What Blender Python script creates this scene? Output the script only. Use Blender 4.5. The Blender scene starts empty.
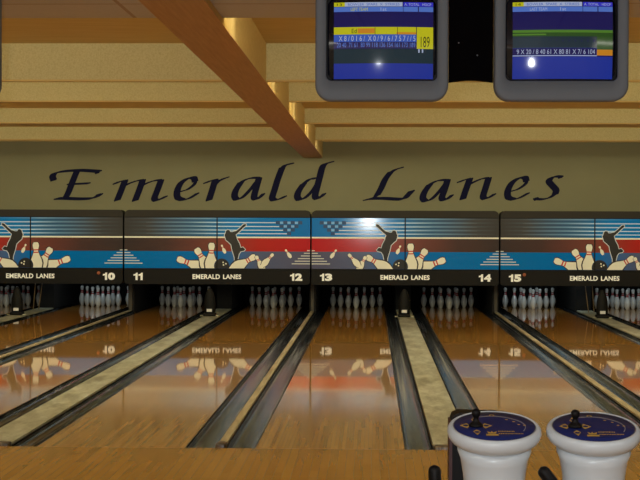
import bpy, bmesh, math, random
from mathutils import Vector, Matrix
from mathutils.geometry import tessellate_polygon
random.seed(7)
sc = bpy.context.scene
COL = sc.collection
PI = math.pi

# ------------------------------------------------------------------ materials
def srgb(r, g, b):
    def f(c):
        c /= 255.0
        return c/12.92 if c <= .04045 else ((c+.055)/1.055)**2.4
    return (f(r), f(g), f(b), 1)

def mat(name, col, rough=.5, metal=0, emit=0, ecol=None, coat=0, spec=.5):
    m = bpy.data.materials.new(name); m.use_nodes = True
    b = m.node_tree.nodes['Principled BSDF']
    b.inputs['Base Color'].default_value = col
    b.inputs['Roughness'].default_value = rough
    b.inputs['Metallic'].default_value = metal
    b.inputs['Specular IOR Level'].default_value = spec
    if coat:
        b.inputs['Coat Weight'].default_value = coat
        b.inputs['Coat Roughness'].default_value = .05
    if emit:
        b.inputs['Emission Color'].default_value = ecol or col
        b.inputs['Emission Strength'].default_value = emit
    return m

class NT:
    def __init__(s, m):
        s.t = m.node_tree; s.n = s.t.nodes; s.l = s.t.links; s.b = s.n['Principled BSDF']
    def put(s, v, sock):
        if isinstance(v, (int, float, tuple)): sock.default_value = v
        else: s.l.new(v, sock)
    def math(s, op, a, b=None, c=None, clamp=False):
        n = s.n.new('ShaderNodeMath'); n.operation = op; n.use_clamp = clamp
        s.put(a, n.inputs[0])
        if b is not None: s.put(b, n.inputs[1])
        if c is not None: s.put(c, n.inputs[2])
        return n.outputs[0]
    def xyz(s):
        tc = s.n.new('ShaderNodeTexCoord'); x = s.n.new('ShaderNodeSeparateXYZ')
        s.l.new(tc.outputs['Object'], x.inputs[0]); return tc.outputs['Object'], x.outputs[0], x.outputs[1], x.outputs[2]
    def comb(s, x, y, z):
        n = s.n.new('ShaderNodeCombineXYZ'); s.put(x, n.inputs[0]); s.put(y, n.inputs[1]); s.put(z, n.inputs[2]); return n.outputs[0]
    def noise(s, vec, scale, detail=3, rough=.5):
        n = s.n.new('ShaderNodeTexNoise'); s.put(vec, n.inputs['Vector']); n.inputs['Scale'].default_value = scale
        n.inputs['Detail'].default_value = detail; n.inputs['Roughness'].default_value = rough; return n.outputs['Fac']
    def white(s, w):
        n = s.n.new('ShaderNodeTexWhiteNoise'); n.noise_dimensions = '1D'; s.put(w, n.inputs['W']); return n.outputs['Value']
    def ramp(s, fac, stops, interp='LINEAR'):
        n = s.n.new('ShaderNodeValToRGB'); e = n.color_ramp.elements; n.color_ramp.interpolation = interp
        while len(e) < len(stops): e.new(.5)
        for k, (p, c) in enumerate(stops): e[k].position = p; e[k].color = c
        s.put(fac, n.inputs[0]); return n.outputs[0]
    def mix(s, fac, a, b, mode='MIX'):
        n = s.n.new('ShaderNodeMix'); n.data_type = 'RGBA'; n.blend_type = mode
        s.put(fac, n.inputs[0]); s.put(a, n.inputs[6]); s.put(b, n.inputs[7]); return n.outputs[2]
    def maprange(s, v, a, b, c=0., d=1.):
        n = s.n.new('ShaderNodeMapRange'); s.put(v, n.inputs[0])
        for k, q in enumerate((a, b, c, d)): n.inputs[k+1].default_value = q
        return n.outputs[0]
    def bump(s, h, strength, dist=.01):
        n = s.n.new('ShaderNodeBump'); s.put(h, n.inputs['Height']); n.inputs['Strength'].default_value = strength
        n.inputs['Distance'].default_value = dist; s.l.new(n.outputs[0], s.b.inputs['Normal'])
    def color(s, c): s.put(c, s.b.inputs['Base Color'])

def wood_lane(name, dark, mid, light, rough, far=None, board=.0274, lane=True):
    m = mat(name, mid, rough); t = NT(m)
    v, x, y, z = t.xyz()
    bid = t.math('FLOOR', t.math('DIVIDE', x, board))
    r1 = t.white(bid)
    yy = t.math('ADD', t.math('MULTIPLY', y, .45), t.math('MULTIPLY', r1, 13.))
    seg = t.math('FLOOR', yy)
    r2 = t.white(t.math('ADD', t.math('MULTIPLY', bid, 7.31), t.math('MULTIPLY', seg, 3.17)))
    g = t.noise(t.comb(t.math('MULTIPLY', x, 55.), t.math('MULTIPLY', y, 1.6), r1), 1., 4, .6)
    f = t.math('ADD', t.math('MULTIPLY', r2, .6), t.math('MULTIPLY', g, .4))
    c = t.ramp(f, [(.1, dark), (.5, mid), (.95, light)])
    # gaps between boards
    fr = t.math('FRACT', t.math('DIVIDE', x, board))
    gap = t.math('LESS_THAN', fr, .05)
    c = t.mix(t.math('MULTIPLY', gap, .35), c, srgb(60, 32, 10))
    if lane and far:
        # dovetail splice: maple heads give way to pine, board by board
        lim = t.math('ADD', t.math('MULTIPLY', t.math('MODULO', t.math('ABSOLUTE', bid), 2.), .5), 4.2)
        fm = t.math('GREATER_THAN', y, lim)
        fade = t.maprange(y, 4, 15.)
        fk = t.math('MULTIPLY', fm, t.math('ADD', t.math('MULTIPLY', fade, .75), .25))
        c = t.mix(fk, c, t.mix(t.math('MULTIPLY', f, .6), far, mid))
    mo = t.noise(t.comb(t.math('MULTIPLY', x, 1.2), t.math('MULTIPLY', y, .5), 0.), 1.3, 3)
    c = t.mix(.5, c, t.mix(mo, dark, light), 'MIX') if not lane else c
    t.color(c)
    rr = t.noise(t.comb(t.math('MULTIPLY', x, 14.), t.math('MULTIPLY', y, 1.1), 0.), 1., 3)
    ro = t.maprange(rr, .3, .75, rough*.7, rough*1.4)
    if lane: ro = t.math('ADD', ro, t.maprange(y, 0., 5., .09, 0.))
    t.put(ro, t.b.inputs['Roughness'])
    t.b.inputs['IOR'].default_value = 1.33
    
    return m

M = {}
M['lane'] = wood_lane('lane_wood', srgb(166, 124, 62), srgb(178, 136, 72), srgb(192, 150, 84), .03, far=srgb(172, 116, 50))
M['approach'] = wood_lane('approach_wood', srgb(154, 108, 40), srgb(172, 124, 50), srgb(188, 140, 62), .13, board=.057, lane=False)
M['dark_line'] = mat('dark_line', srgb(70, 42, 18), .4)

def stained(name, base, dark, light, rough, sx=3., sy=9., bump=.15, spec=.5):
    m = mat(name, base, rough, spec=spec); t = NT(m); v, x, y, z = t.xyz()
    a = t.noise(t.comb(t.math('MULTIPLY', x, sy), t.math('MULTIPLY', y, sx), z), 1., 5, .65)
    b = t.noise(v, 40., 3)
    c = t.ramp(t.math('ADD', t.math('MULTIPLY', a, .8), t.math('MULTIPLY', b, .2)), [(.38, dark), (.5, base), (.63, light)])
    t.color(c); t.bump(b, bump, .004); return m
M['gutter'] = stained('gutter_rubber', srgb(40, 44, 46), srgb(20, 22, 23), srgb(116, 124, 130), .12, 3.2, 40., .08)  # pale blotches paint scuffs plus broken reflections of the masking units
M['gutter_edge'] = mat('gutter_edge', srgb(30, 22, 16), .4)
M['divider'] = stained('divider_board', srgb(176, 174, 146), srgb(140, 136, 108), srgb(206, 206, 182), .35, 1.8, 6.)
M['divider_narrow'] = stained('divider_narrow', srgb(182, 168, 130), srgb(150, 134, 98), srgb(206, 192, 156), .4, 1.5, 20.)
M['divider_side'] = mat('divider_side', srgb(45, 34, 26), .5)
M['cap'] = stained('end_cap', srgb(78, 62, 44), srgb(50, 38, 26), srgb(120, 104, 82), .3, 20, 20)

def acoustic(name, base, dark):
    m = mat(name, base, .9); t = NT(m); v, x, y, z = t.xyz()
    a = t.noise(v, 75., 3, .6)
    c = t.ramp(a, [(.3, dark), (.6, base), (1, base)])
    ln = t.math('LESS_THAN', t.math('FRACT', t.math('DIVIDE', x, .61)), .012)
    c = t.mix(t.math('MULTIPLY', ln, .35), c, dark)
    t.color(c); t.bump(a, .25, .01); return m
M['acoustic'] = acoustic('acoustic_tile', srgb(208, 198, 150), srgb(192, 180, 130))

def grain(name, a, b, rough=.5, along='x', spec=.5):
    m = mat(name, a, rough, spec=spec); t = NT(m); v, x, y, z = t.xyz()
    k = (1., 14., 14.) if along == 'x' else (22., .8, 22.)
    g = t.noise(t.comb(t.math('MULTIPLY', x, k[0]), t.math('MULTIPLY', y, k[1]), t.math('MULTIPLY', z, k[2])), 2., 4, .6)
    t.color(t.ramp(g, [(.3, b), (.7, a)])); return m
M['soffit'] = grain('soffit_wood', srgb(212, 184, 118), srgb(196, 164, 96), .6)
M['beam'] = grain('beam_wood', srgb(196, 152, 102), srgb(176, 130, 82), .5, 'y')

def ceil_mat():
    m = mat('grey_tile', srgb(150, 138, 132), .9); t = NT(m); v, x, y, z = t.xyz()
    n = t.noise(v, 60., 3)
    l1 = t.math('LESS_THAN', t.math('FRACT', t.math('DIVIDE', t.math('ADD', x, .35), 1.22)), .02)
    l2 = t.math('LESS_THAN', t.math('FRACT', t.math('DIVIDE', y, 1.22)), .02)
    l = t.math('MAXIMUM', l1, l2)
    c = t.mix(n, srgb(206, 204, 208), srgb(190, 188, 192))
    t.color(t.mix(t.math('MULTIPLY', l, .7), c, srgb(150, 124, 100))); return m
M['ceiling'] = ceil_mat()

def plaster(name, a, b):
    m = mat(name, a, .85); t = NT(m); v, x, y, z = t.xyz()
    n = t.noise(v, 1.4, 4, .6); n2 = t.noise(v, 90., 2)
    t.color(t.mix(n, a, b)); t.bump(n2, .15, .004); return m
M['wall'] = plaster('back_wall_paint', srgb(146, 143, 110), srgb(134, 130, 98))
M['side_wall'] = plaster('side_wall_paint', srgb(140, 128, 100), srgb(120, 108, 84))
M['letter'] = mat('sign_letter', srgb(24, 25, 54), .8, spec=.1)
M['black'] = mat('black_plastic', srgb(12, 11, 12), .5, spec=.2)
M['matte_black'] = mat('matte_black', srgb(8, 7, 9), .95, spec=.02)
M['pit'] = mat('pit_black', srgb(10, 9, 8), .9)
M['kick'] = mat('kickback_grey', srgb(84, 77, 66), .6)
M['kick_dark'] = mat('kickback_dark', srgb(26, 23, 20), .7)
M['hood_band'] = mat('mask_band', srgb(54, 50, 43), .7, spec=.3)
M['lower_band'] = mat('mask_lower', srgb(26, 24, 22), .6, spec=.2)
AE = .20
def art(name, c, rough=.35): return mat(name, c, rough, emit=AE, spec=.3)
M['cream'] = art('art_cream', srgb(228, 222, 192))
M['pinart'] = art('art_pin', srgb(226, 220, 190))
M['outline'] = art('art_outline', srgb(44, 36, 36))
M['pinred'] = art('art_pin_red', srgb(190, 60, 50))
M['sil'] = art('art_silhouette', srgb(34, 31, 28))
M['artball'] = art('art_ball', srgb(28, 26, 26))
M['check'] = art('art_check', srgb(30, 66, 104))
M['text'] = mat('white_text', srgb(232, 228, 208), .5, emit=.3)
M['lamp_orange'] = mat('orange_lamp', srgb(150, 80, 44), .5, emit=.2)

def art_base():
    # local x: 0 = dark end, W = bright end ; local z: height above art bottom
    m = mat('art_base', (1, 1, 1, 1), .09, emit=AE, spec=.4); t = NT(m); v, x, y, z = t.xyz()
    u = t.math('DIVIDE', x, UW)
    sky = t.ramp(u, [(.0, srgb(62, 60, 56)), (.14, srgb(66, 66, 64)), (.42, srgb(48, 92, 124)), (.58, srgb(14, 116, 176)), (1, srgb(14, 108, 172))])
    red = t.ramp(u, [(.0, srgb(60, 50, 46)), (.22, srgb(74, 54, 48)), (.5, srgb(120, 66, 54)), (.72, srgb(172, 42, 34)), (1, srgb(176, 30, 34))])
    low = t.ramp(u, [(.0, srgb(2, 106, 164)), (.5, srgb(2, 106, 172)), (.72, srgb(84, 92, 116)), (1, srgb(84, 82, 100))])
    # stripes of lighter blue between the lines
    band = t.math('SINE', t.math('MULTIPLY', t.math('SUBTRACT', z, .607), 2*PI/.066))
    bandf = t.math('MULTIPLY', t.maprange(band, -.2, .9), t.ramp(u, [(0, (0, 0, 0, 1)), (.12, (.05, .05, .05, 1)), (.45, (.5, .5, .5, 1)), (.52, (.25, .25, .25, 1)), (.75, (0, 0, 0, 1))]))
    sky = t.mix(bandf, sky, srgb(150, 190, 214))
    zf = t.math('GREATER_THAN', z, Z_RED)
    zs = t.math('GREATER_THAN', z, Z_SKY)
    c = t.mix(zf, low, red); c = t.mix(zs, c, sky)
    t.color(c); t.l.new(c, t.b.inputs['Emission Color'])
    return m

# ------------------------------------------------------------------ mesh helpers
class MB:
    def __init__(s): s.bm = bmesh.new(); s.mats = []
    def mi(s, m):
        if m not in s.mats: s.mats.append(m)
        return s.mats.index(m)
    def box(s, x0, x1, y0, y1, z0, z1, m, bev=0):
        r = bmesh.ops.create_cube(s.bm, size=1)
        vs = r['verts']
        for v in vs: v.co = Vector(((x0+x1)/2+v.co.x*(x1-x0), (y0+y1)/2+v.co.y*(y1-y0), (z0+z1)/2+v.co.z*(z1-z0)))
        fs = set(f for v in vs for f in v.link_faces); k = s.mi(m)
        if bev:
            es = list(set(e for v in vs for e in v.link_edges))
            rb = bmesh.ops.bevel(s.bm, geom=es, offset=bev, segments=3, affect='EDGES', profile=.5)
            fs = set(f for f in rb['faces']) | set(f for f in fs if f.is_valid)
            for f in list(fs):
                for v in f.verts: fs |= set(v.link_faces)
            for f in fs: f.smooth = True
        for f in fs:
            if f.is_valid: f.material_index = k
    def poly(s, pts, m, smooth=False):
        f = s.bm.faces.new([s.bm.verts.new(p) for p in pts]); f.material_index = s.mi(m); f.smooth = smooth; return f
    def ngon(s, pts, m):
        vs = [s.bm.verts.new(p) for p in pts]; k = s.mi(m)
        for t in tessellate_polygon([[Vector(p) for p in pts]]):
            f = s.bm.faces.new([vs[i] for i in t]); f.material_index = k
            f.normal_update()
            if f.normal.y > 0: f.normal_flip()
    def prism(s, pts2, y0, y1, m, plane='xz', m2=None):
        """closed 2-D outline extruded along the third axis"""
        def P(p, d): return (p[0], d, p[1]) if plane == 'xz' else ((d, p[0], p[1]) if plane == 'yz' else (p[0], p[1], d))
        a = [s.bm.verts.new(P(p, y0)) for p in pts2]; b = [s.bm.verts.new(P(p, y1)) for p in pts2]
        k = s.mi(m); n = len(pts2); k2 = s.mi(m2) if m2 else k
        for i in range(n):
            f = s.bm.faces.new((a[i], a[(i+1) % n], b[(i+1) % n], b[i])); f.material_index = k2
        for q in (a, b[::-1]):
            f = s.bm.faces.new(q); f.material_index = k
    def lathe(s, prof, m, seg=24, mats=None, mtx=None, sy=1., pw=2.):
        rings = []
        for (r, z) in prof:
            ring = []
            for k in range(seg):
                a = 2*PI*k/seg
                co = Vector((r*math.cos(a), sy*r*math.sin(a), z))
                if mtx: co = mtx @ co
                ring.append(s.bm.verts.new(co))
            rings.append(ring)
        for i in range(len(rings)-1):
            km = s.mi(mats[i]) if mats else s.mi(m)
            for k in range(seg):
                f = s.bm.faces.new((rings[i][k], rings[i][(k+1) % seg], rings[i+1][(k+1) % seg], rings[i+1][k]))
                f.smooth = True; f.material_index = km
        for ring, flip in ((rings[0], True), (rings[-1], False)):
            if len(ring) > 2:
                f = s.bm.faces.new(ring[::-1] if flip else ring); f.material_index = s.mi(mats[-1] if mats else m)
    def tube(s, pts, r, m, seg=10, cap=True):
        rings = []
        pts = [Vector(p) for p in pts]; n = len(pts)
        for i, p in enumerate(pts):
            d = (pts[min(i+1, n-1)]-pts[max(i-1, 0)]).normalized()
            up = Vector((0, 0, 1)) if abs(d.z) < .9 else Vector((1, 0, 0))
            a = d.cross(up).normalized(); b = d.cross(a)
            rr = r[i] if isinstance(r, (list, tuple)) else r
            rings.append([s.bm.verts.new(p + a*rr*math.cos(2*PI*k/seg) + b*rr*math.sin(2*PI*k/seg)) for k in range(seg)])
        k0 = s.mi(m)
        for i in range(n-1):
            for k in range(seg):
                f = s.bm.faces.new((rings[i][k], rings[i][(k+1) % seg], rings[i+1][(k+1) % seg], rings[i+1][k])); f.smooth = True; f.material_index = k0
        if cap:
            for q in (rings[0][::-1], rings[-1]):
                f = s.bm.faces.new(q); f.material_index = k0
    def sphere(s, c, r, m, sc_=(1, 1, 1), u=16, v=10):
        q = bmesh.ops.create_uvsphere(s.bm, u_segments=u, v_segments=v, radius=r); k = s.mi(m)
        for w in q['verts']: w.co = Vector((w.co.x*sc_[0]+c[0], w.co.y*sc_[1]+c[1], w.co.z*sc_[2]+c[2]))
        for f in set(f for w in q['verts'] for f in w.link_faces): f.smooth = True; f.material_index = k
    def build(s, name, parent=None, loc=None, recalc=True):
        if recalc: bmesh.ops.recalc_face_normals(s.bm, faces=s.bm.faces)
        me = bpy.data.meshes.new(name); s.bm.to_mesh(me); s.bm.free()
        for m in s.mats: me.materials.append(m)
        o = bpy.data.objects.new(name, me); COL.objects.link(o)
        if parent: o.parent = parent
        if loc: o.location = loc
        return o

def tag(o, label=None, cat=None, group=None, kind=None):
    if label: o['label'] = label
    if cat: o['category'] = cat
    if group: o['group'] = group
    if kind: o['kind'] = kind
    return o
def empty(name, loc, label=None, cat=None, group=None):
    o = bpy.data.objects.new(name, None); o.empty_display_size = .1; COL.objects.link(o); o.location = loc
    return tag(o, label, cat, group)
def dup(root, loc):
    r = root.copy(); COL.objects.link(r); r.location = loc
    for ch in list(root.children):
        c = ch.copy(); COL.objects.link(c); c.parent = r
        for g in list(ch.children):
            d = g.copy(); COL.objects.link(d); d.parent = c
    return r

def text_mesh(body, bold=0.):
    cu = bpy.data.curves.new('txt', 'FONT'); cu.body = body; cu.size = 1; cu.offset = bold; cu.resolution_u = 3
    cu.space_character = 1.0+bold*1.5
    ob = bpy.data.objects.new('txt', cu)
    me = bpy.data.meshes.new_from_object(ob)
    bpy.data.objects.remove(ob); bpy.data.curves.remove(cu)
    vs = [v.co.copy() for v in me.vertices]; fs = [tuple(p.vertices) for p in me.polygons]
    bpy.data.meshes.remove(me)
    x0 = min(v.x for v in vs); x1 = max(v.x for v in vs); y0 = min(v.y for v in vs); y1 = max(v.y for v in vs)
    return [((v.x-x0)/(x1-x0), (v.y-y0)/(y1-y0)) for v in vs], fs
def add_text(mb, body, x0, x1, z0, z1, y, m, bold=0., mp=None):
    vs, fs = text_mesh(body, bold); k = mb.mi(m)
    if mp is None: mp = lambda a, b: (a, y, b)
    bv = [mb.bm.verts.new(mp(x0+a*(x1-x0), z0+b*(z1-z0))) for a, b in vs]
    for f in fs:
        try: q = mb.bm.faces.new([bv[i] for i in f]); q.material_index = k
        except ValueError: pass

# ------------------------------------------------------------------ layout
L = 1.0668; NW = .5097; WW = .6993; PITCH = 2*L+NW+WW
LC = {}
LC[13] = NW/2+L/2; LC[14] = NW/2+L+WW+L/2; LC[12] = -LC[13]; LC[11] = -LC[14]
LC[15] = LC[13]+PITCH; LC[16] = LC[14]+PITCH; LC[10] = LC[12]-PITCH; LC[9] = LC[11]-PITCH
XR = 2*PITCH
ROOM = 8.2
Y_END = 19.45; Y_MASK = 16.41; Y_WALL = 16.95
WORD = {9: 'nine', 10: 'ten', 11: 'eleven', 12: 'twelve', 13: 'thirteen', 14: 'fourteen', 15: 'fifteen', 16: 'sixteen'}

# ------------------------------------------------------------------ room shell
b = MB(); b.box(-ROOM, ROOM, -14, -.012, -.3, 0, M['approach']); b.box(-ROOM, ROOM, -.012, 0, -.3, -.001, M['dark_line']); tag(b.build('floor'), kind='structure')
b = MB(); b.box(-ROOM, ROOM, 0, 21, -.42, -.3, M['pit']); tag(b.build('floor'), kind='structure')
for s in (-1, 1):
    b = MB(); xs = sorted((s*(XR), s*ROOM)); b.box(xs[0], xs[1], 0, 21, -.3, 0, M['side_wall']); tag(b.build('floor'), kind='structure')
b = MB(); b.box(-ROOM, ROOM, Y_WALL, Y_WALL+.2, 1.0, 3.4, M['wall'])
for x0, x1 in ((-ROOM, -XR-.06), (XR+.06, ROOM)): b.box(x0, x1, Y_WALL, Y_WALL+.2, 0, 1.0, M['wall'])
tag(b.build('wall_back'), kind='structure')
b = MB(); b.box(-ROOM, ROOM, 21, 21.2, -.42, 1.3, M['pit']); b.box(-ROOM, ROOM, Y_WALL+.2, 21.2, 1.3, 1.4, M['pit']); tag(b.build('wall_pit'), kind='structure')
b = MB(); b.box(-ROOM-.2, -ROOM, -14, 21.2, -.42, 3.4, M['side_wall']); tag(b.build('wall_left'), kind='structure')
b = MB(); b.box(ROOM, ROOM+.2, -14, 21.2, -.42, 3.4, M['side_wall']); tag(b.build('wall_right'), kind='structure')
b = MB(); b.box(-ROOM, ROOM, -14.2, -14, -.3, 3.4, M['side_wall']); tag(b.build('wall_rear'), kind='structure')
# low grey tiled ceiling over the approach, higher wooden soffit over the lanes
b = MB(); b.box(-ROOM, ROOM, -14, -1.84, 2.84, 3.4, M['ceiling']); tag(b.build('ceiling'), kind='structure')
b = MB(); b.box(-ROOM, ROOM, -1.84, Y_WALL, 3.13, 3.4, M['soffit']); tag(b.build('ceiling'), kind='structure')
# long beam running down the lanes
b = MB()
b.box(-.16, .187, -13.9, Y_WALL, 2.80, 3.2, M['soffit'])
b.box(-.162, .189, -13.9, Y_WALL-.002, 2.797, 2.802, M['beam'])
tag(b.build('trim_1'), kind='structure')
FASC = [(1.97, 2.82), (5.53, 2.925), (9.38, 2.94), (13.38, 2.932)]
for k, (y, z) in enumerate(FASC):
    b = MB(); b.box(-ROOM, ROOM, y, y+.05, z, 3.14, M['acoustic']); b.box(-ROOM, ROOM, y-.004, y+.06, z-.012, z+.004, M['soffit'])
    tag(b.build('trim_%d' % (k+2)), kind='structure')
b = MB(); b.box(-ROOM, ROOM, Y_WALL-.05, Y_WALL, 3.085, 3.14, M['soffit']); tag(b.build('trim_6'), kind='structure')

# ------------------------------------------------------------------ lanes, gutters, dividers
for n in range(9, 17):
    b = MB(); b.box(-L/2, L/2, 0, Y_END, -.3, 0, M['lane'])
    for s in (-1, 1): b.box(s*L/2-.006, s*L/2+.006, 0.002, Y_END, -.1, -.0015, M['gutter_edge'])
    o = b.build('bowling_lane', loc=(LC[n], 0, 0))
    tag(o, 'polished wooden bowling lane %s, running to pins below its painted number' % WORD[n], 'bowling lane', 'bowling lanes')

def gutter(cx, w, label):
    b = MB(); N = 12; pts = []
    hw = w/2-.004
    for k in range(N+1):
        a = PI*k/N; c_ = math.cos(a); s_ = math.sin(a)
        pts.append((-hw*(abs(c_)**.75)*(1 if c_ > 0 else -1), -.012-.058*s_**.7))
    pr = [(-hw, -.002)]+pts+[(hw, -.002)]
    outer = [(hw, -.16), (-hw, -.16)]
    b.prism(pr+outer, .001, Y_END, M['gutter'])
    for f in b.bm.faces: f.smooth = False
    o = b.build('gutter', loc=(cx, 0, 0)); tag(o, label, 'gutter', 'lane gutters'); return o
GWN = .215; GWW = .198
for n in range(9, 17):
    odd = n % 2 == 1   # odd lanes: narrow gap on the left, wide gap on the right
    lw = GWN if odd else GWW; rw = GWW if odd else GWN
    gutter(LC[n]-L/2-lw/2-.003, lw, 'dark grey ball gutter along the left edge of lane %s' % WORD[n])
    gutter(LC[n]+L/2+rw/2+.003, rw, 'dark grey ball gutter along the right edge of lane %s' % WORD[n])

def divider(cx, w, m, label, y1, wide):
    r = empty('lane_divider', (cx, 0, 0), label, 'divider')
    b = MB(); b.box(-w/2, w/2, .16 if not wide else .12, y1, -.3, .012, m)
    b.box(-w/2-.008, w/2+.008, .16 if not wide else .12, y1, -.3, -.004, M['divider_side']); b.build('divider_board', r)
    c = MB()
    if wide: c.box(-w/2, w/2, .003, .118, -.3, .022, M['cap'], .012)
    else: c.box(-w/2-.008, w/2+.008, .003, .158, -.3, .03, M['cap'], .014)
    c.build('end_cap', r)
    return r
WD = WW-2*GWW-.03; ND = NW-2*GWN-.022
for k in (-1, 0, 1):
    cx = k*PITCH; a, c = {-1: (10, 11), 0: (12, 13), 1: (14, 15)}[k]
    divider(cx, ND, M['divider_narrow'], 'narrow beige divider strip between the gutters of lanes %s and %s' % (WORD[a], WORD[c]), 17.2, False)
for cx, a, c in ((-1.5*PITCH, 9, 10), (-.5*PITCH, 11, 12), (.5*PITCH, 13, 14), (1.5*PITCH, 15, 16)):
    divider(cx, WD, M['divider'], 'wide pale scuffed divider board between the gutters of lanes %s and %s' % (WORD[a], WORD[c]), 17.75, True)

# kickback walls beside the pin decks
for k in range(-2, 3):
    b = MB(); cx = k*PITCH
    b.box(cx-.055, cx+.055, 17.3, 20.9, -.3, 1.28, M['kick_dark']); b.box(cx-.028, cx+.028, 17.22, 17.3, -.3, 1.28, M['kick'])
    lab = {-2: 'dark kickback wall at the left side of lane nine', -1: 'dark kickback wall between pin decks of lanes ten and eleven', 0: 'kickback wall with a grey front post between pins of lanes twelve and thirteen', 1: 'dark kickback wall between pin decks of lanes fourteen and fifteen', 2: 'dark kickback wall at the right side of lane sixteen'}[k]
    tag(b.build('kickback_wall'), lab, 'partition', 'kickback walls')
for cx, a, c in ((-1.5*PITCH, 9, 10), (-.5*PITCH, 11, 12), (.5*PITCH, 13, 14), (1.5*PITCH, 15, 16)):
    b = MB(); b.box(cx-WD/2, cx+WD/2, 17.8, 20.9, -.3, 1.28, M['pit'])
    tag(b.build('machine_housing'), 'black machine housing behind the wide divider of lanes %s and %s' % (WORD[a], WORD[c]), 'machine housing', 'machine housings')
# pit curtains
for n in range(9, 17):
    b = MB(); pts = []
    hw = L/2+.15
    for i in range(41):
        x = -hw+2*hw*i/40; pts.append((x, 20.2+.02*math.sin(i*1.6)))
    for i in range(40):
        b.poly(((pts[i][0], pts[i][1], .05), (pts[i+1][0], pts[i+1][1], .05), (pts[i+1][0], pts[i+1][1], 1.28), (pts[i][0], pts[i][1], 1.28)), M['pit'], True)
    b.prism([(p[0], p[1]+.01) for p in pts]+[(hw, 20.26), (-hw, 20.26)], .05, 1.28, M['pit'], 'xy')
    o = b.build('pit_curtain', loc=(LC[n], 0, 0)); tag(o, 'black pit curtain hanging behind the pins of lane %s' % WORD[n], 'curtain', 'pit curtains')

# ------------------------------------------------------------------ bowling pins
def pin_mats():
    M['pin'] = mat('pin_white', srgb(214, 216, 212), .25, coat=.4)
    M['pin_red'] = mat('pin_red', srgb(165, 40, 45), .3)
pin_mats()
prof = [(.0258, 0), (.0283, .004), (.036, .02), (.0452, .045), (.0535, .075), (.0590, .100), (.0605, .115), (.0590, .140), (.0535, .165), (.0452, .190), (.0360, .215), (.0290, .237), (.0260, .252), (.0245, .262), (.0235, .270), (.0230, .280), (.0232, .290), (.0250, .305), (.0290, .325), (.0318, .341), (.0322, .350), (.0305, .361), (.0250, .371), (.0160, .378), (.0050, .381)]
mats_ = []
for i in range(len(prof)-1):
    z = (prof[i][1]+prof[i+1][1])/2
    mats_.append(M['pin_red'] if (.237 < z < .262) or (.270 < z < .290) else M['pin'])
b = MB(); b.lathe(prof, M['pin'], 20, mats_+[M['pin']])
proto = b.build('bowling_pin')
S = .3048
ROWS = [('head pin at the front', 0, 0), ('left pin of the second row', -.5, 1), ('right pin of the second row', .5, 1),
        ('left pin of the third row', -1, 2), ('middle pin of the third row', 0, 2), ('right pin of the third row', 1, 2),
        ('leftmost pin of the back row', -1.5, 3), ('second pin from left in back row', -.5, 3), ('second pin from right in back row', .5, 3), ('rightmost pin of the back row', 1.5, 3)]
first = True
for n in range(9, 17):
    for txt, px, row in ROWS:
        o = proto if first else proto.copy()
        if not first: COL.objects.link(o)
        first = False
        o.location = (LC[n]+px*S, 18.29+row*S*.866, .0005); o.rotation_euler.z = random.uniform(0, 6)
        tag(o, '%s of lane %s, white with red neck bands' % (txt, WORD[n]), 'bowling pin', 'bowling pins racked on lane %s' % WORD[n])

# ------------------------------------------------------------------ scoring cameras on the wide dividers
M['cam_body'] = mat('camera_housing', srgb(20, 20, 18), .6, spec=.2)
M['sticker'] = mat('white_sticker', srgb(215, 212, 200), .5, emit=.08)
def scoring_camera():
    r = empty('scoring_camera', (0, 0, 0))
    b = MB(); b.box(-.11, .11, -.1, .1, 0, .055, M['black'], .02)
    for s in (-1, 1): b.box(s*.135-.03, s*.135+.03, -.07, .02, 0, .016, M['divider'], .004)
    b.build('base_plate', r)
    b = MB(); b.lathe([(.088, .05), (.098, .07), (.1, .12), (.100, .2), (.094, .28), (.080, .35), (.060, .41), (.042, .45), (.024, .475), (.005, .48)], M['cam_body'], 24, sy=.8)
    b.build('housing', r)
    b = MB(); b.prism([(-.045, .075), (.045, .075), (.045, .125), (-.045, .125)], -.092, -.078, M['sticker']); b.build('label_sticker', r)
    return r
cam0 = scoring_camera()
for i, (cx, a, c, lab) in enumerate(((-1.5*PITCH, 9, 10, ''), (-.5*PITCH, 11, 12, ''), (.5*PITCH, 13, 14, ''), (1.5*PITCH, 15, 16, ''))):
    o = cam0 if i == 0 else dup(cam0, (0, 0, 0))
    o.location = (cx-(.03 if cx < 3 else 0), 15.5, .0125)
    tag(o, 'black hooded scoring camera on the divider between lanes %s and %s' % (WORD[a], WORD[c]), 'camera', 'scoring cameras on the dividers')
# thin leaning rods behind two of them
M['rod'] = mat('tan_rod', srgb(140, 118, 84), .5)
for cx, a, c in ((-1.5*PITCH, 9, 10), (1.5*PITCH, 15, 16)):
    b = MB()
    sg = 1 if cx > 0 else -1
    b.tube([(cx-sg*.02, 17.0, .02), (cx-sg*.09, 17.05, .62)], .008, M['rod']); b.tube([(cx+sg*.08, 17.0, .02), (cx+sg*.04, 17.05, .62)], .008, M['rod'])
    tag(b.build('support_rods'), 'pair of thin tan rods behind the scoring camera of lanes %s and %s' % (WORD[a], WORD[c]), 'rods')

# ------------------------------------------------------------------ masking units
UW = PITCH-.03; GAP = .03
Z0, ZA, ZB, Z1 = .52, .805, 1.708, 1.842   # unit bottom, art bottom, art top, unit top
PXM = 188.3                                 # reference width used for the artwork drawing grid
def ax(u): return u/PXM*UW
def az(v): return (268.7-v)/51.0*(ZB-ZA)     # artwork grid row -> height above art bottom
Z_RED = az(251.5); Z_SKY = az(237.4)
M['art'] = art_base()

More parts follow.
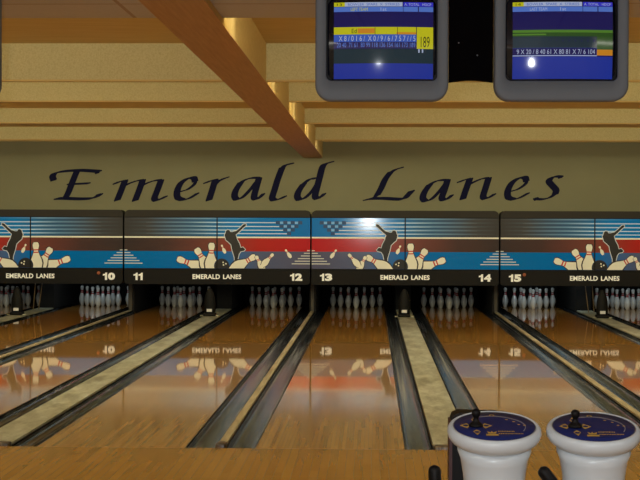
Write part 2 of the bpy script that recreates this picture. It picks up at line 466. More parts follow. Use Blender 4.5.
def pin_shape(hx, hy, bx, by, wmax):
    """2-D outline of a pin from head top (hx,hy) to base (bx,by) in drawing units"""
    pf = [(0, .0), (.03, .32), (.08, .5), (.14, .54), (.2, .48), (.28, .36), (.34, .38), (.45, .58), (.6, .9), (.72, 1.), (.85, .88), (1., .55)]
    d = Vector((bx-hx, by-hy)); n = Vector((-d.y, d.x)).normalized(); o = Vector((hx, hy))
    lft = [o+d*t+n*w*wmax/2 for t, w in pf]; rgt = [o+d*t-n*w*wmax/2 for t, w in pf]
    band = []
    for t0, t1 in ((.26, .30), (.34, .38)):
        w = .40*wmax/2
        band.append([o+d*t0+n*w, o+d*t1+n*w, o+d*t1-n*w, o+d*t0-n*w])
    return lft[1:]+rgt[1:][::-1], band

def make_art(mb, mirror, side):
    """side: 'l' or 'r' half as seen by the viewer; built in unit-local metres; mirror: bright end at left"""
    X = (lambda u: UW-ax(u)) if mirror else ax
    mid = UW/2
    lo, hi = (0, mid-.006) if side == 'l' else (mid+.006, UW)
    layer = [0]
    def clip(pts):
        # Sutherland-Hodgman against the half panel and the art bottom/top
        def cl(P, inside, inter):
            out = []
            for i in range(len(P)):
                a, b_ = P[i-1], P[i]
                if inside(b_):
                    if not inside(a): out.append(inter(a, b_))
                    out.append(b_)
                elif inside(a): out.append(inter(a, b_))
            return out
        def ix(v): return lambda a, b_: (v, a[1]+(b_[1]-a[1])*(v-a[0])/(b_[0]-a[0]))
        def iz(v): return lambda a, b_: (a[0]+(b_[0]-a[0])*(v-a[1])/(b_[1]-a[1]), v)
        P = pts
        for ins, it in ((lambda p: p[0] >= lo, ix(lo)), (lambda p: p[0] <= hi, ix(hi)), (lambda p: p[1] >= .002, iz(.002)), (lambda p: p[1] <= ZB-ZA, iz(ZB-ZA))):
            if len(P) < 3: return []
            P = cl(P, ins, it)
        return P
    def shape(pts, m, lift=None):
        layer[0] += 1
        P = [(X(p[0]), az(p[1])) for p in pts]; P = clip(P)
        Q = []
        for p in P:
            if not Q or (abs(p[0]-Q[-1][0])+abs(p[1]-Q[-1][1])) > 1e-6: Q.append(p)
        if len(Q) > 2 and (abs(Q[0][0]-Q[-1][0])+abs(Q[0][1]-Q[-1][1])) < 1e-6: Q.pop()
        if len(Q) < 3: return
        y = -.0015-.00012*layer[0]
        mb.ngon([(p[0], y, p[1]) for p in Q], m)
    def rect(u0, u1, v0, v1, m): shape([(u0, v0), (u1, v0), (u1, v1), (u0, v1)], m)
    def circ(cu, cv, r, m, n=20, ry=None):
        shape([(cu+r*math.cos(2*PI*k/n), cv+(ry or r)*math.sin(2*PI*k/n)) for k in range(n)], m)
    # thin light lines in the upper field
    mb.mi(M['line'])
    for v, e in ((222.6, 153.5), (226.5, 157), (230.2, 161), (233.7, 165)):
        rect(22, e, v-.42, v+.42, M['line'])
    rect(0, PXM, 236.7, 238.2, M['cream'])
    # stepped lines at both ends
    for i in range(6):
        v = 263.8-i*2.65; rect(PXM-18.5+3.1*i, PXM, v-.42, v+.42, M['line2'])
        rect(0, 18.5-3.1*i, v-.42, v+.42, M['line2'])
    # checkered triangle
    for r in range(4):
        v = 220.9+3.6*r; n = 4-r
        for k in range(n):
            cu = 167-(n-1)*3.75+k*7.5
            rect(cu-2.1, cu+2.1, v, v+3.4, M['check'])
            if k < n-1: rect(cu+2.1, cu+5.4, v+.6, v+2.9, M['lineblue'])
    def pin(hx, hy, bx, by, w):
        big = w > 4
        pts, band = pin_shape(hx, hy, bx, by, w)
        c = Vector((0, 0))
        for p in pts: c += Vector(p)
        c /= len(pts)
        if big:
            op, _ = pin_shape(hx-(bx-hx)*.015, hy-(by-hy)*.015, bx, by, w*1.24)
            shape([tuple(p) for p in op], M['outline'])
        shape([tuple(p) for p in pts], M['pinart'])
        for q in band: shape([tuple(p) for p in q], M['pinred'])
    # left group
    pin(52.8, 258.6, 86, 271, 12)
    pin(72.6, 248, 88, 273, 12.5)
    pin(88.8, 242.2, 87.6, 273, 12)
    # ball
    circ(99, 266.4, 7.9, M['check']); circ(99, 266.6, 7.6, M['artball'])
    for a, c in ((100.4, 262.6), (103.2, 264), (100.8, 265.2)): circ(a, c, .8, M['cream'], 8)
    # small flying pin
    pin(98.6, 244.8, 102.6, 253.6, 3.6)
    # bowler in silhouette, thin light rim
    sil = [(262, 162), (258, 150), (264, 138), (266, 126), (276, 118), (288, 120), (293, 130), (303, 131), (330, 124), (350, 108), (374, 84), (388, 82), (388, 92), (370, 106), (348, 128), (326, 147), (334, 175), (349, 203), (356, 226), (370, 222), (384, 236), (376, 244), (356, 248), (345, 264), (337, 298), (333, 324), (319, 324), (319, 285), (305, 240), (298, 207), (283, 192), (266, 178)]
    def T(p): return (59+p[0]/6-.2, 210+p[1]/6+.3)
    cx_, cy_ = T((315, 195))
    rim = []
    S_ = [Vector(T(p)) for p in sil]
    for i, p in enumerate(S_):
        a = (S_[i]-S_[i-1]); c = (S_[(i+1) % len(S_)]-S_[i])
        n = (Vector((a.y, -a.x)).normalized()+Vector((c.y, -c.x)).normalized())
        n = n.normalized() if n.length > .2 else Vector((c.y, -c.x)).normalized()
        rim.append(tuple(p+n*.75))
    shape(rim, M['linelt']); shape([tuple(p) for p in S_], M['sil'])
    # right group
    pin(134, 255.6, 108, 271, 11.5)
    pin(133.4, 255.6, 141.5, 270, 6.8)
    pin(151.6, 253.4, 139.6, 266.5, 6.2)
    pin(163.2, 249.2, 169.2, 257.8, 3.8)
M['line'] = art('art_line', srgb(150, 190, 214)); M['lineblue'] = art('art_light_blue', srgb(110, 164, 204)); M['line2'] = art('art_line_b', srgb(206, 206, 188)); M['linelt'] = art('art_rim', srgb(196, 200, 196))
def line_fade():
    t = NT(M['line']); v, x, y, z = t.xyz()
    u = t.math('DIVIDE', x, UW)
    c = t.ramp(u, [(0., srgb(66, 66, 62)), (.12, srgb(70, 74, 74)), (.35, srgb(100, 140, 164)), (.5, srgb(190, 214, 226)), (.8, srgb(206, 214, 214))])
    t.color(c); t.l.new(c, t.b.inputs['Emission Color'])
line_fade()

def round_top(x0, x1, z0, z1, r, n=6):
    pts = [(x0, z0), (x1, z0)]
    for k in range(n+1):
        a = PI/2*k/n; pts.append((x1-r+r*math.cos(a), z1-r+r*math.sin(a)))
    for k in range(n+1):
        a = PI/2+PI/2*k/n; pts.append((x0+r+r*math.cos(a), z1-r+r*math.sin(a)))
    return pts
def masking_unit(k, a, c):
    x0 = (k-.5)*PITCH+PITCH/2-PITCH/2
    x0 = k*PITCH+GAP/2
    mirror = k in (-2, 0)
    r = empty('masking_unit', (x0, Y_MASK, 0), 'bowling themed masking unit over lanes %s and %s, %s' % (WORD[a], WORD[c], {-2: 'cut off by the left edge', -1: 'red and checkered toward its right end', 0: 'red and checkered toward its left end', 1: 'cut off by the right edge'}[k]), 'masking unit', 'masking units above the pins')
    b = MB()
    b.prism(round_top(0, UW, ZA-.02, Z1, .085), .012, .38, M['hood_band'])
    b.box(0, UW, .004, .011, ZB+.012, Z1-.09, M['hood_band'])
    b.build('hood', r)
    b = MB(); b.prism([(p[0], Z0+ZA-.024-p[1]) for p in round_top(0, UW, Z0, ZA-.024, .06)], -.012, .36, M['lower_band']); b.build('lower_panel', r)
    b = MB(); b.box(0, UW, -.006, .011, ZB, ZB+.012, M['black']); b.box(0, UW, -.02, .011, ZA-.022, ZA-.004, M['black'])
    b.box(UW/2-.010, UW/2+.010, -.008, .011, ZA, ZB, M['black']); b.build('frame_strip', r)
    for side in 'lr':
        mb = MB()
        lo, hi = (0, UW/2-.006) if side == 'l' else (UW/2+.006, UW)
        # mesh is built in a frame whose x runs from the dark end to the bright end
        make_art(mb, mirror, side)
        h = ZB-ZA-.001
        q = [(lo, 0, 0), (hi, 0, 0), (hi, 0, h), (lo, 0, h)]
        mb.poly(q, M['art']); mb.poly([(p[0], .01, p[2]) for p in q][::-1], M['black'])
        for i in range(4):
            p0, p1 = q[i], q[(i+1) % 4]; mb.poly([p0, (p0[0], .01, p0[2]), (p1[0], .01, p1[2]), p1], M['black'])
        if mirror:
            for v in mb.bm.verts: v.co.x = UW-v.co.x
            bmesh.ops.reverse_faces(mb.bm, faces=mb.bm.faces)
        o = mb.build('art_panel', r, recalc=False)
        if mirror: o.scale = (-1, 1, 1); o.location = (UW, 0, ZA)
        else: o.location = (0, 0, ZA)
    b = MB(); add_text(b, 'EMERALD', UW/2-.435, UW/2+.055, .615, .70, -.0135, M['text'], .032); b.build('lettering', r, recalc=False)
    b = MB(); add_text(b, 'LANES', UW/2+.11, UW/2+.435, .615, .70, -.0135, M['text'], .032); b.build('lettering', r, recalc=False)
    for num, xa in ((a, .165 if k == -1 else .148), (c, UW-.135)):
        d = str(num); wd = [.076 if q == '1' else .128 for q in d]; tot = sum(wd)+.014*(len(d)-1)
        x = xa if num == a else xa-tot
        for q, w_ in zip(d, wd):
            b = MB(); zl, zh = .59, .722
            if q == '1':
                b.ngon([(x+p[0]*w_, -.0135, zl+p[1]*(zh-zl)) for p in ((.48, 0), (1, 0), (1, 1), (.62, 1), (.45, .84), (0, .78), (0, .58), (.48, .62))], M['text'])
            else: add_text(b, q, x, x+w_, zl, zh, -.0135, M['text'], .06)
            b.build('lane_number_digit', r, recalc=False); x += w_+.014
    if k == -2:
        b = MB(); b.lathe([(.03, 0), (.03, .008), (.022, .014), (.004, .016)], M['lamp_orange'], 16, mtx=Matrix.Rotation(PI/2, 4, 'X')); b.build('indicator_lamp', r, loc=(UW-.43, -.012, .715))
    if k == 1:
        b = MB(); b.lathe([(.03, 0), (.03, .008), (.022, .014), (.004, .016)], M['lamp_orange'], 16, mtx=Matrix.Rotation(PI/2, 4, 'X')); b.build('indicator_lamp', r, loc=(.42, -.012, .715))
for k, a, c in ((-2, 9, 10), (-1, 11, 12), (0, 13, 14), (1, 15, 16)): masking_unit(k, a, c)

# ------------------------------------------------------------------ script lettering on the back wall
WX0, WZ0, WS = 0, 0, 0
def wall_pt(px, py):
    # drawing grid -> metres on the wall (17 m plane)
    return ((px-322.1)*.018085+.1385, 1.616+(223.1-py+(px-320)*.0034)*.018085)
def catmull(P, n=8):
    out = []
    Q = [P[0]]+P+[P[-1]]
    for i in range(1, len(Q)-2):
        p0, p1, p2, p3 = (Vector(q) for q in Q[i-1:i+3])
        for k in range(n):
            t = k/n
            out.append(.5*((2*p1)+(-p0+p2)*t+(2*p0-5*p1+4*p2-p3)*t*t+(-p0+3*p1-3*p2+p3)*t**3))
    out.append(Vector(P[-1])); return out
KS = 5.818
def letter(parent, origin, strokes, nib=6.9, ang=16):
    b = MB(); k = b.mi(M['letter']); cnt = 0
    for si, st in enumerate(strokes):
        w0 = w1 = None
        if isinstance(st, tuple): st, w0 = st
        W = (w0 or nib)
        pts = catmull([(origin[0]+x/KS, origin[1]+y/KS) for x, y in st])
        h = Vector((math.cos(math.radians(ang)), -math.sin(math.radians(ang))))*W/2
        hv = Vector((math.sin(math.radians(ang)), math.cos(math.radians(ang))))*.55
        for i in range(len(pts)-1):
            cnt += 1; y = -.004-.00004*cnt
            c4 = [p+s1*h+s2*hv for p in (pts[i], pts[i+1]) for s1 in (-1, 1) for s2 in (-1, 1)]
            # convex hull of the nib swept over one step
            hull = []
            P = sorted(set((round(c.x, 5), round(c.y, 5)) for c in c4))
            def half(P):
                H = []
                for p in P:
                    while len(H) > 1 and (H[-1][0]-H[-2][0])*(p[1]-H[-2][1])-(H[-1][1]-H[-2][1])*(p[0]-H[-2][0]) <= 0: H.pop()
                    H.append(p)
                return H[:-1]
            hull = half(P)+half(P[::-1])
            if len(hull) < 3: continue
            f = b.bm.faces.new([b.bm.verts.new((wall_pt(*p)[0], y, wall_pt(*p)[1])) for p in hull]); f.material_index = k
    for f in b.bm.faces:
        f.normal_update()
        if f.normal.y > 0: f.normal_flip()
    b.build('letter', parent, recalc=False)
sign = empty('wall_sign', (0, Y_WALL, 0), 'dark flowing script lettering reading Emerald Lanes across the back wall', 'sign')
A_, B_, C_, D_, E_ = (45, 155), (140, 155), (230, 155), (360, 155), (460, 155)
letter(sign, A_, [[(52, 142), (46, 122), (62, 103), (110, 93), (200, 87), (270, 90), (318, 94)], [(190, 90), (165, 150), (140, 215), (122, 248)], ([(140, 168), (200, 166), (260, 163)], 4), [(72, 252), (120, 251), (200, 254), (270, 252), (300, 244), (325, 228)], ([(48, 128), (50, 146)], 6), ([(312, 90), (308, 104)], 4.5), ([(318, 228), (308, 242)], 5)])
letter(sign, A_, [([(412, 166), (440, 154), (468, 148)], 4.5), [(472, 148), (450, 205), (427, 262)], ([(455, 185), (500, 163), (545, 148), (575, 144)], 4), [(576, 146), (555, 205), (532, 264)], ([(560, 183), (600, 163), (645, 148), (680, 144)], 4), [(683, 148), (662, 205), (645, 252), (658, 264)], ([(655, 264), (680, 256), (712, 240)], 4)])
letter(sign, B_, [([(235, 214), (285, 200), (325, 170), (334, 145)], 3.5), [(330, 152), (322, 132), (290, 134), (248, 162), (226, 208), (228, 246), (255, 259)], ([(250, 262), (295, 252), (345, 222)], 4)])
letter(sign, B_, [([(390, 162), (420, 150), (445, 143)], 4.5), [(448, 144), (430, 205), (412, 262)], ([(435, 185), (462, 155), (495, 138), (518, 130)], 5)])
letter(sign, C_, [([(178, 132), (130, 134), (85, 152), (52, 185)], 4.5), [(75, 158), (45, 205), (38, 240), (50, 258)], ([(50, 260), (85, 245), (130, 200), (165, 155)], 4), [(180, 136), (162, 200), (152, 245), (165, 257)], ([(160, 258), (182, 248), (206, 226)], 4)])
letter(sign, C_, [([(372, 50), (335, 58), (312, 80)], 5), [(316, 72), (292, 135), (272, 200), (258, 248), (270, 262)], ([(262, 264), (300, 256), (333, 240)], 4)])
letter(sign, C_, [([(512, 136), (478, 140), (440, 168), (420, 192)], 4.5), [(440, 168), (412, 210), (404, 242), (416, 260)], ([(416, 262), (450, 248), (490, 210), (520, 165)], 4), [(600, 42), (565, 52), (548, 76), (533, 135), (517, 198), (508, 240), (522, 254)], ([(515, 256), (540, 244), (562, 225)], 4)])
letter(sign, D_, [([(255, 74), (220, 84), (188, 104)], 4.5), [(192, 98), (160, 140), (135, 195), (112, 235)], ([(115, 232), (85, 252), (40, 262)], 4), [(70, 254), (150, 252), (230, 257), (268, 254), (292, 232), (312, 210)]])
letter(sign, D_, [([(520, 146), (470, 148), (425, 168), (395, 198)], 4.5), [(418, 172), (388, 215), (378, 250), (392, 268)], ([(392, 270), (430, 255), (475, 210), (508, 166)], 4), [(520, 148), (503, 205), (488, 250), (500, 262)], ([(498, 264), (522, 254), (546, 234)], 4)])
letter(sign, E_, [([(5, 158), (35, 146), (62, 139)], 4.5), [(68, 140), (46, 200), (28, 256)], ([(50, 180), (95, 156), (140, 138), (170, 134)], 4), [(176, 136), (160, 190), (145, 242), (158, 255)], ([(152, 257), (180, 247), (210, 228)], 4)])
letter(sign, E_, [([(295, 214), (345, 200), (388, 170), (398, 145)], 3.5), [(394, 152), (386, 132), (354, 134), (312, 162), (288, 208), (290, 246), (318, 258)], ([(312, 261), (355, 250), (404, 223)], 4)])
letter(sign, E_, [([(595, 127), (560, 126), (530, 138)], 5), [(535, 136), (525, 155), (545, 180), (566, 205), (560, 230)], ([(562, 226), (530, 248), (490, 258), (450, 256)], 4.5), ([(596, 128), (588, 134)], 4), ([(448, 252), (456, 260)], 5.5)])

# ------------------------------------------------------------------ hanging score monitors
M['bezel'] = mat('grey_bezel', srgb(104, 112, 122), .65)
M['casing'] = mat('monitor_casing', srgb(50, 52, 54), .6)
def scr(name, c, e=.5): return mat(name, tuple(v*.25 for v in c[:3])+(1,), .07, emit=e, ecol=c, spec=.5)
SC = {k: scr('screen_'+k, c) for k, c in dict(navy=srgb(30, 28, 96), blue=srgb(36, 58, 170), lblue=srgb(92, 132, 226), yellow=srgb(216, 214, 30), orange=srgb(226, 150, 40), pale=srgb(190, 205, 240), dgreen=srgb(26, 52, 66), green=srgb(90, 140, 50), row=srgb(60, 100, 205), black=srgb(6, 6, 14), ink=srgb(60, 58, 20), violet=srgb(60, 60, 220), olive=srgb(50, 90, 34), white=srgb(225, 230, 240)).items()}
RS = 1.3
def bulge(x, z): return -(math.sqrt(RS*RS-x*x-z*z)-RS)   # 0 at centre, positive away from viewer
def monitor(loc, label, kind):
    r = empty('score_monitor', loc, label, 'monitor', 'overhead score monitors')
    r.rotation_euler = (math.radians(.2), 0, 0)
    W, H = .642, .580; cr = .075
    hw, hh = W/2, H/2
    def rr(hw, hh, cr, n=6, cz=0):
        P = []
        for sx, sz, a0 in ((1, 1, 0), (-1, 1, PI/2), (-1, -1, PI), (1, -1, 3*PI/2)):
            for k in range(n+1):
                a = a0+PI/2*k/n; P.append((sx*(hw-cr)+cr*math.cos(a), cz+sz*(hh-cr)+cr*math.sin(a)))
        return P
    def loft(mb, loops, m, cap=None):
        rings = [[mb.bm.verts.new((p[0], y, p[1])) for p in P] for P, y in loops]
        k = mb.mi(m); n = len(rings[0])
        for i in range(len(rings)-1):
            for j in range(n):
                f = mb.bm.faces.new((rings[i][j], rings[i][(j+1) % n], rings[i+1][(j+1) % n], rings[i+1][j])); f.material_index = k; f.smooth = True
        if cap is not None:
            f = mb.bm.faces.new(rings[cap]); f.material_index = k
    cz = .012
    b = MB()
    loft(b, [(rr(hw, hh, cr), .08), (rr(hw, hh, cr), .012), (rr(hw-.004, hh-.004, cr), .003), (rr(hw-.012, hh-.012, cr-.006), 0), (rr(.272, .209+.0, .028, cz=cz), 0), (rr(.268, .205, .026, cz=cz), .012)], M['bezel'])
    b.build('bezel', r)
    b = MB(); loft(b, [(rr(.2691, .2061, .026, cz=cz), .0125), (rr(.2691, .2061, .026, cz=cz), .07)], M['black']); loft(b, [(rr(.2691, .2061, .026, cz=cz), .05), (rr(.2691, .2061, .026, cz=cz), .06)], M['black'], 0)
    b.build('tube_surround', r)
    b = MB(); loft(b, [(rr(hw-.004, hh-.004, cr), .0805), (rr(hw-.02, hh-.02, cr), .16), (rr(hw*.62, hh*.62, .06), .46), (rr(hw*.55, hh*.55, .05), .5)], M['casing'], -1)
    b.build('rear_casing', r)
    # curved picture tube with its score table
    b = MB()
    def mp(lift): return lambda x, z: (x, .012+bulge(x, z)*1.-lift, z+cz)
    def quad(x0, x1, z0, z1, m, lift, n=None):
        nx = n or max(1, int((x1-x0)/.03)); nz = max(1, int((z1-z0)/.03)); f_ = mp(lift); k = b.mi(m)
        g = [[b.bm.verts.new(f_(x0+(x1-x0)*i/nx, z0+(z1-z0)*j/nz)) for i in range(nx+1)] for j in range(nz+1)]
        for j in range(nz):
            for i in range(nx):
                f = b.bm.faces.new((g[j][i], g[j][i+1], g[j+1][i+1], g[j+1][i])); f.material_index = k; f.smooth = True
    hw_, hh_ = .262, .199
    quad(-hw_, hw_, -hh_, hh_, SC['black'], 0)
    # picture grid: s in 0..100 across, t in 0..100 down
    x0, x1, z1, z0 = -.232, .248, .176, -.194
    X = lambda s: x0+(x1-x0)*s/100; Z = lambda t: z1-(z1-z0)*t/100
    def bar(s0, s1, t0, t1, m, lift=.0008): quad(X(s0), X(s1), Z(t1), Z(t0), SC[m], lift)
    def tx(body, s0, s1, t0, t1, m): add_text(b, body, X(s0), X(s1), Z(t1), Z(t0), 0, SC[m], .0, mp(.0022))
    bar(0, 100, 0, 100, 'navy', .0005)
    bar(0, 11, 0, 5.5, 'yellow'); bar(11, 69, 0, 5.5, 'pale'); bar(70, 100, 0, 5.5, 'violet')
    bar(0, 69.5, 6, 12.5, 'lblue'); bar(70, 84.5, 6, 12.5, 'lblue'); bar(85.5, 100, 6, 12.5, 'lblue')
    tx('13' if kind == 'l' else '14', 3, 8, 1.2, 4.6, 'ink')
    tx('BOWLER  SPARE  X  STRIKES', 14, 66, 1.2, 4.6, 'row'); tx('A. TOTAL   HDCP', 71, 98, 1.2, 4.6, 'pale')
    tx('LEFT TEAM' if kind == 'l' else 'LAST TEAM', 17, 34, 7.3, 11.4, 'yellow' if kind == 'l' else 'pale'); tx('1st', 47, 53, 7.3, 11.4, 'pale')
    if kind == 'l':
        bar(0, 83, 32.7, 42.3, 'yellow'); bar(24, 41, 34.5, 41, 'orange', .0012); bar(63, 83, 39.5, 42, 'orange', .0012)
        for q in (41.5, 64, 83): bar(q-.25, q+.25, 32.7, 42.3, 'ink', .0016)
        tx('Ed', 18, 23, 35, 40.6, 'ink')
        bar(0, 83, 42.5, 52, 'row'); tx('X 8 / 0 1 6 /  X 0 / 9 / 6 / 7 5 7 / / 5', 5, 82, 44, 51, 'pale')
        tx('20 40  71 61  80 99 118 136 154 161 173 189', 3, 82, 53, 59, 'lblue')
        bar(83.5, 100, 32.7, 61, 'yellow'); tx('189', 87.5, 96.5, 45, 59, 'ink')
        bar(0, 100, 61, 80, 'dgreen'); bar(0, 100, 80, 100, 'blue'); tx('II', 85, 90, 61.5, 66, 'pale')
    else:
        bar(0, 100, 36.5, 40, 'green'); bar(0, 100, 40, 45, 'olive'); bar(0, 33, 41.5, 43.5, 'green', .0012)
        bar(0, 84, 45, 60, 'dgreen'); bar(84, 100, 45, 62, 'olive'); bar(84, 100, 62, 69.5, 'orange')
        bar(0, 84, 60, 69.5, 'row', .0006); bar(0, 83.8, 60.2, 69.2, 'navy', .0010)
        tx('9 X 20 / 8 40 61 X 80 81 X 7/ 6 104', 4, 82, 61.8, 68, 'pale')
        bar(0, 84, 69.5, 70.5, 'pale')
        bar(0, 100, 71, 100, 'blue')
    b.build('screen', r, recalc=False)
    # ceiling pole
    b = MB(); b.box(-.03, .03, .18, .24, hh-.04, 2.85-loc[2], M['black']); b.build('ceiling_mount', r)
    return r
YM = -3.6; ZM = 2.497
monitor((1.127, YM, ZM), 'grey framed overhead monitor showing a yellow score row and total 189', 'l')
monitor((1.990, YM, ZM), 'grey framed overhead monitor, mostly blue screen with thin green score row', 'r')
monitor((-1.058, YM, ZM), 'grey framed overhead monitor barely showing at the left edge', 'r')
# dark bracket panel between the two
b = MB()
pts = [(-.185, .0)]
for k in range(9): pts.append((-.185+.37*k/8, .012*math.sin(PI*k/8)))
P = [(-.1065, 0)]+[(-.1065+.213*k/10, .010*math.sin(PI*k/10)) for k in range(1, 10)]+[(.1065, 0), (.1065, .56), (-.1065, .56)]
b.prism(P, -.06, -.02, M['matte_black'])
for x, z in ((.03, .13), (.055, .42), (-.06, .19)): b.lathe([(.004, 0), (.004, .003), (.001, .004)], M['bezel'], 8, mtx=Matrix.Translation((x, -.0605, z)) @ Matrix.Rotation(PI/2, 4, 'X'))
tag(b.build('bracket_panel', loc=(1.5585, YM+.1, 2.30)), 'black mounting panel hanging between the two score monitors', 'bracket')

# ------------------------------------------------------------------ scoring consoles
M['white_shell'] = mat('white_shell', srgb(206, 217, 226), .35, coat=.3)
M['panel_blue'] = mat('panel_blue', srgb(26, 38, 98), .45, spec=.25)
M['panel_gold'] = mat('panel_gold', srgb(196, 160, 70), .4)
M['panel_white'] = mat('panel_white', srgb(150, 150, 150), .4)
M['rim_grey'] = mat('rim_grey', srgb(120, 122, 118), .35)
M['maroon'] = mat('maroon_edge', srgb(70, 34, 34), .5)
TILT = math.radians(13)
def console():
    r = empty('scoring_console', (0, 0, 0))
    HR = .178; zc = .844
    mt = Matrix.Translation((0, 0, zc)) @ Matrix.Rotation(TILT, 4, 'X')
    b = MB()
    b.lathe([(.115, -.066), (.134, -.064), (.150, -.057), (.165, -.046), (.1745, -.032), (.178, -.018), (.176, -.004), (.171, .004), (.164, .008), (.158, .0075), (.1545, .003)], M['white_shell'], 48, mtx=mt)
    b.build('head', r)
    b = MB()
    prof = [(.135, .0), (.125, .05), (.112, .2), (.108, .4), (.111, .58), (.118, .67), (.128, .73), (.14, .762), (.12, .79)]
    rings = []
    for (rad, z) in prof:
        ring = []
        for k in range(40):
            a = 2*PI*k/40
            zz = z
            if z > .6: zz = z + math.tan(TILT)*rad*math.sin(a)*min(1, (z-.6)/.15)
            ring.append(b.bm.verts.new((rad*math.cos(a), rad*math.sin(a)*.95, zz)))
        rings.append(ring)
    k0 = b.mi(M['white_shell'])
    for i in range(len(rings)-1):
        for k in range(40):
            f = b.bm.faces.new((rings[i][k], rings[i][(k+1) % 40], rings[i+1][(k+1) % 40], rings[i+1][k])); f.smooth = True; f.material_index = k0
    b.bm.faces.new(rings[0][::-1]); b.bm.faces.new(rings[-1])
    b.build('pedestal', r)
    b = MB(); b.lathe([(.15, .0), (.1585, .0035), (.157, .0062), (.153, .0065)], M['rim_grey'], 48, mtx=mt)
    b.lathe([(.1, .004), (.1535, .004), (.1535, .0066), (.1, .0068), (.01, .0068)], M['panel_blue'], 48, mtx=mt)
    panel = b.build('control_panel', r)
    R_ = .1535
    def pt(X, Y, l=.0075): return mt @ Vector(((X-315)/235*R_, -(Y-157)/87*R_, l))
    b = MB()
    def dia(X, Y, ax_, ay_, m, l=.0075): b.poly([pt(X-ax_, Y, l), pt(X, Y+ay_, l), pt(X+ax_, Y, l), pt(X, Y-ay_, l)], m)
    def disc(X, Y, rr_, m, l=.0075, n=14): b.poly([pt(X+rr_*math.cos(-2*PI*k/n), Y-rr_*.37*math.sin(2*PI*k/n)*-1, l) for k in range(n)][::-1], m)
    for X, Y in ((148, 157), (268, 157), (208, 196), (208, 118)):
        if Y == 157:
            s = -1 if X < 200 else 1
            b.poly([pt(X+s*34, Y), pt(X-s*8, Y-16), pt(X-s*26, Y), pt(X-s*8, Y+16)][::s], M['panel_gold'])
        else:
            s = 1 if Y > 157 else -1
            b.poly([pt(X, Y+s*18), pt(X+22, Y-s*4), pt(X, Y-s*16), pt(X-22, Y-s*4)][::s], M['panel_gold'])
        disc(X, Y, 15, M['panel_blue'], .0082)
    for k in range(10):
        pass
    arc = catmull([(235, 103), (275, 99), (330, 98), (380, 103), (435, 116), (475, 133), (492, 152), (490, 170), (475, 188)], 5)
    for i in range(len(arc)-1):
        a, c = arc[i], arc[i+1]; d = (c-a); n = Vector((-d.y, d.x)).normalized()*2.0
        b.poly([pt(*(a+n)), pt(*(c+n)), pt(*(c-n)), pt(*(a-n))], M['panel_white'])
    disc(312, 93, 16, M['panel_gold']); disc(312, 93, 8, M['panel_blue'], .008)
    for X, Y in ((393, 119), (432, 131), (458, 149), (490, 153)): disc(X, Y, 8, M['panel_gold'], .008)
    # small emblem and two lines of tiny lettering
    b.poly([pt(258, 216), pt(328, 216), pt(328, 206), pt(258, 206)], M['panel_gold'])
    b.poly([pt(272, 204), pt(314, 204), pt(322, 190), pt(300, 198), pt(293, 188), pt(286, 198), pt(266, 190)], M['panel_gold'])
    for s0, s1, t0, t1 in ((330, 425, 187, 193), (330, 478, 201, 206)):
        X = s0
        while X < s1-8:
            w = random.uniform(4, 9); b.poly([pt(X, t1), pt(X+w, t1), pt(X+w, t0), pt(X, t0)], M['panel_gold']); X += w+3
    for f in b.bm.faces:
        f.normal_update()
        if f.normal.z < 0: f.normal_flip()
    b.build('panel_markings', panel, recalc=False)
    b = MB(); jp = pt(208, 157, .0066); jm = Matrix.Translation(jp) @ Matrix.Rotation(math.radians(6), 4, 'X')
    b.lathe([(.028, 0), (.026, .006), (.02, .012), (.013, .018), (.0095, .030), (.012, .036), (.0165, .044), (.0165, .056), (.011, .063), (.002, .066)], M['black'], 20, mtx=jm)
    b.build('joystick', r)
    return r
YC = -5.2
def handle(parent, path):
    # dark rounded handle beside the column
    b = MB(); p0, p1 = Vector(path[-2]), Vector(path[-1]); d = (p1-p0).normalized()
    pts = [Vector(p) for p in path]+[p1+d*.010, p1+d*.017, p1+d*.021]
    b.tube(pts, [.024]*len(path)+[.021, .014, .004], M['black'], 14); b.build('side_handle', parent)
c0 = console(); c0.location = (1.549, YC, 0)
tag(c0, 'white pedestal scoring console in front of a black cabinet, left of the two', 'console', 'scoring consoles')
c1 = dup(c0, (1.923, YC, 0))
handle(c0, [(-.09, -.06, .37), (-.15, -.13, .40), (-.219, -.16, .48), (-.225, -.16, .58), (-.230, -.16, .67), (-.232, -.16, .704)])
handle(c1, [(-.07, -.08, .36), (-.09, -.13, .42), (-.115, -.16, .52), (-.145, -.16, .61), (-.178, -.16, .67), (-.204, -.16, .703)])
tag(c1, 'white pedestal scoring console at the bottom right corner', 'console', 'scoring consoles')
# dark cabinet behind the left console
b = MB()
b.prism([(1.400, .0), (1.60, .0), (1.60, .854), (1.585, .862), (1.433, .866), (1.408, .856), (1.400, .834)], -4.93, -4.80, M['black'])
b.box(1.392, 1.404, -4.94, -4.81, .0, .834, M['maroon'])
tag(b.build('equipment_cabinet'), 'slim black cabinet with maroon edge standing behind the left white console', 'cabinet')

# ------------------------------------------------------------------ lights
def area(name, loc, rot, sx, sy, power, col, spread=None):
    l = bpy.data.lights.new(name, 'AREA'); l.shape = 'RECTANGLE'; l.size = sx; l.size_y = sy; l.energy = power; l.color = col
    if spread: l.spread = spread
    o = bpy.data.objects.new(name, l); COL.objects.link(o); o.location = loc; o.rotation_euler = rot; return o
WARM = (1, .93, .62)
# fluorescent strips hidden behind each fascia, washing the next one
for (x0, x1) in ((-8.1, -.2), (.22, 8.1)):
    cx = (x0+x1)/2; w = x1-x0
    for y, p in ((-1.80, 60), (2.06, 62), (5.62, 62), (9.47, 62), (13.47, 18)):
        area('strip_light', (cx, y, 3.02), (math.radians(97), 0, 0), w, .1, p*.98, WARM)
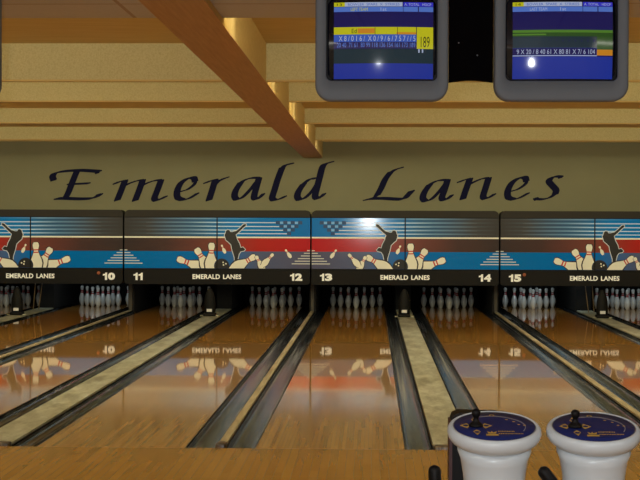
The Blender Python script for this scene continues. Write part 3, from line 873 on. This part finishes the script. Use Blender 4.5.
# approach downlights
for x in (-5.0, -1.7, 4.9):
    area('approach_light', (x, -7.5, 2.82), (0, 0, 0), 2.4, .6, 40, (1, .97, .86))
for (x0, x1) in ((-8.1, -.2), (.22, 8.1)):
    for y, p in ((-1.2, 34), (2.9, 36), (6.6, 36), (10.4, 34)):
        area('lane_fill', ((x0+x1)/2, y, 3.11), (0, 0, 0), x1-x0, .25, p, (1, .97, .74), math.radians(115))  # added fill above the fascias, aimed down to brighten the lanes
# wash on masking units, aimed forward and down
area('mask_wash', (0, 13.45, 2.90), (math.radians(62), 0, 0), 15, .15, 30, (1, .98, .84))
# pin deck lamps
DECK = {9: .8, 10: 5, 11: 1., 12: .5, 13: .7, 14: .7, 15: 6, 16: 5}
for n, p in DECK.items():
    area('pin_light', (LC[n], 17.35, 1.2), (math.radians(48), 0, 0), .9, .1, p, (.76, .92, 1))
area('up_fill', (0, -11.6, .12), (math.radians(186), 0, 0), 14, .3, 480, (1, .97, .88))  # unseen fill added low behind the camera to brighten ceiling and beam
# camera flash
l = bpy.data.lights.new('flash', 'SPOT'); l.energy = 380; l.shadow_soft_size = .03; l.spot_size = math.radians(60); l.spot_blend = .5; l.color = (.92, .96, 1)
o = bpy.data.objects.new('flash', l); COL.objects.link(o); o.location = (.97, -11.0, 1.70); o.rotation_euler = (math.radians(89.4), 0, .0335)

w = bpy.data.worlds.new('world'); sc.world = w; w.use_nodes = True
w.node_tree.nodes['Background'].inputs[0].default_value = (.5, .45, .36, 1); w.node_tree.nodes['Background'].inputs[1].default_value = .05

# ------------------------------------------------------------------ camera
F = 1549.17; yaw, pitch, roll = .0335, -.0109, .0034
f = Vector((-math.sin(yaw)*math.cos(pitch), math.cos(yaw)*math.cos(pitch), math.sin(pitch)))
r0 = Vector((math.cos(yaw), math.sin(yaw), 0)); u0 = r0.cross(f)
r_ = r0*math.cos(roll)+u0*math.sin(roll); u_ = r_.cross(f)
cd = bpy.data.cameras.new('camera'); co = bpy.data.objects.new('camera', cd); COL.objects.link(co)
mw = Matrix.Identity(4)
for i in range(3): mw[i][0] = r_[i]; mw[i][1] = u_[i]; mw[i][2] = -f[i]; mw[i][3] = (1.0828, -11.0787, 1.6164)[i]
co.matrix_world = mw
cd.sensor_width = 36; cd.sensor_fit = 'HORIZONTAL'; cd.lens = F/640*36; cd.clip_end = 100
sc.camera = co
sc.view_settings.view_transform = 'Standard'
sc.view_settings.look = 'None'
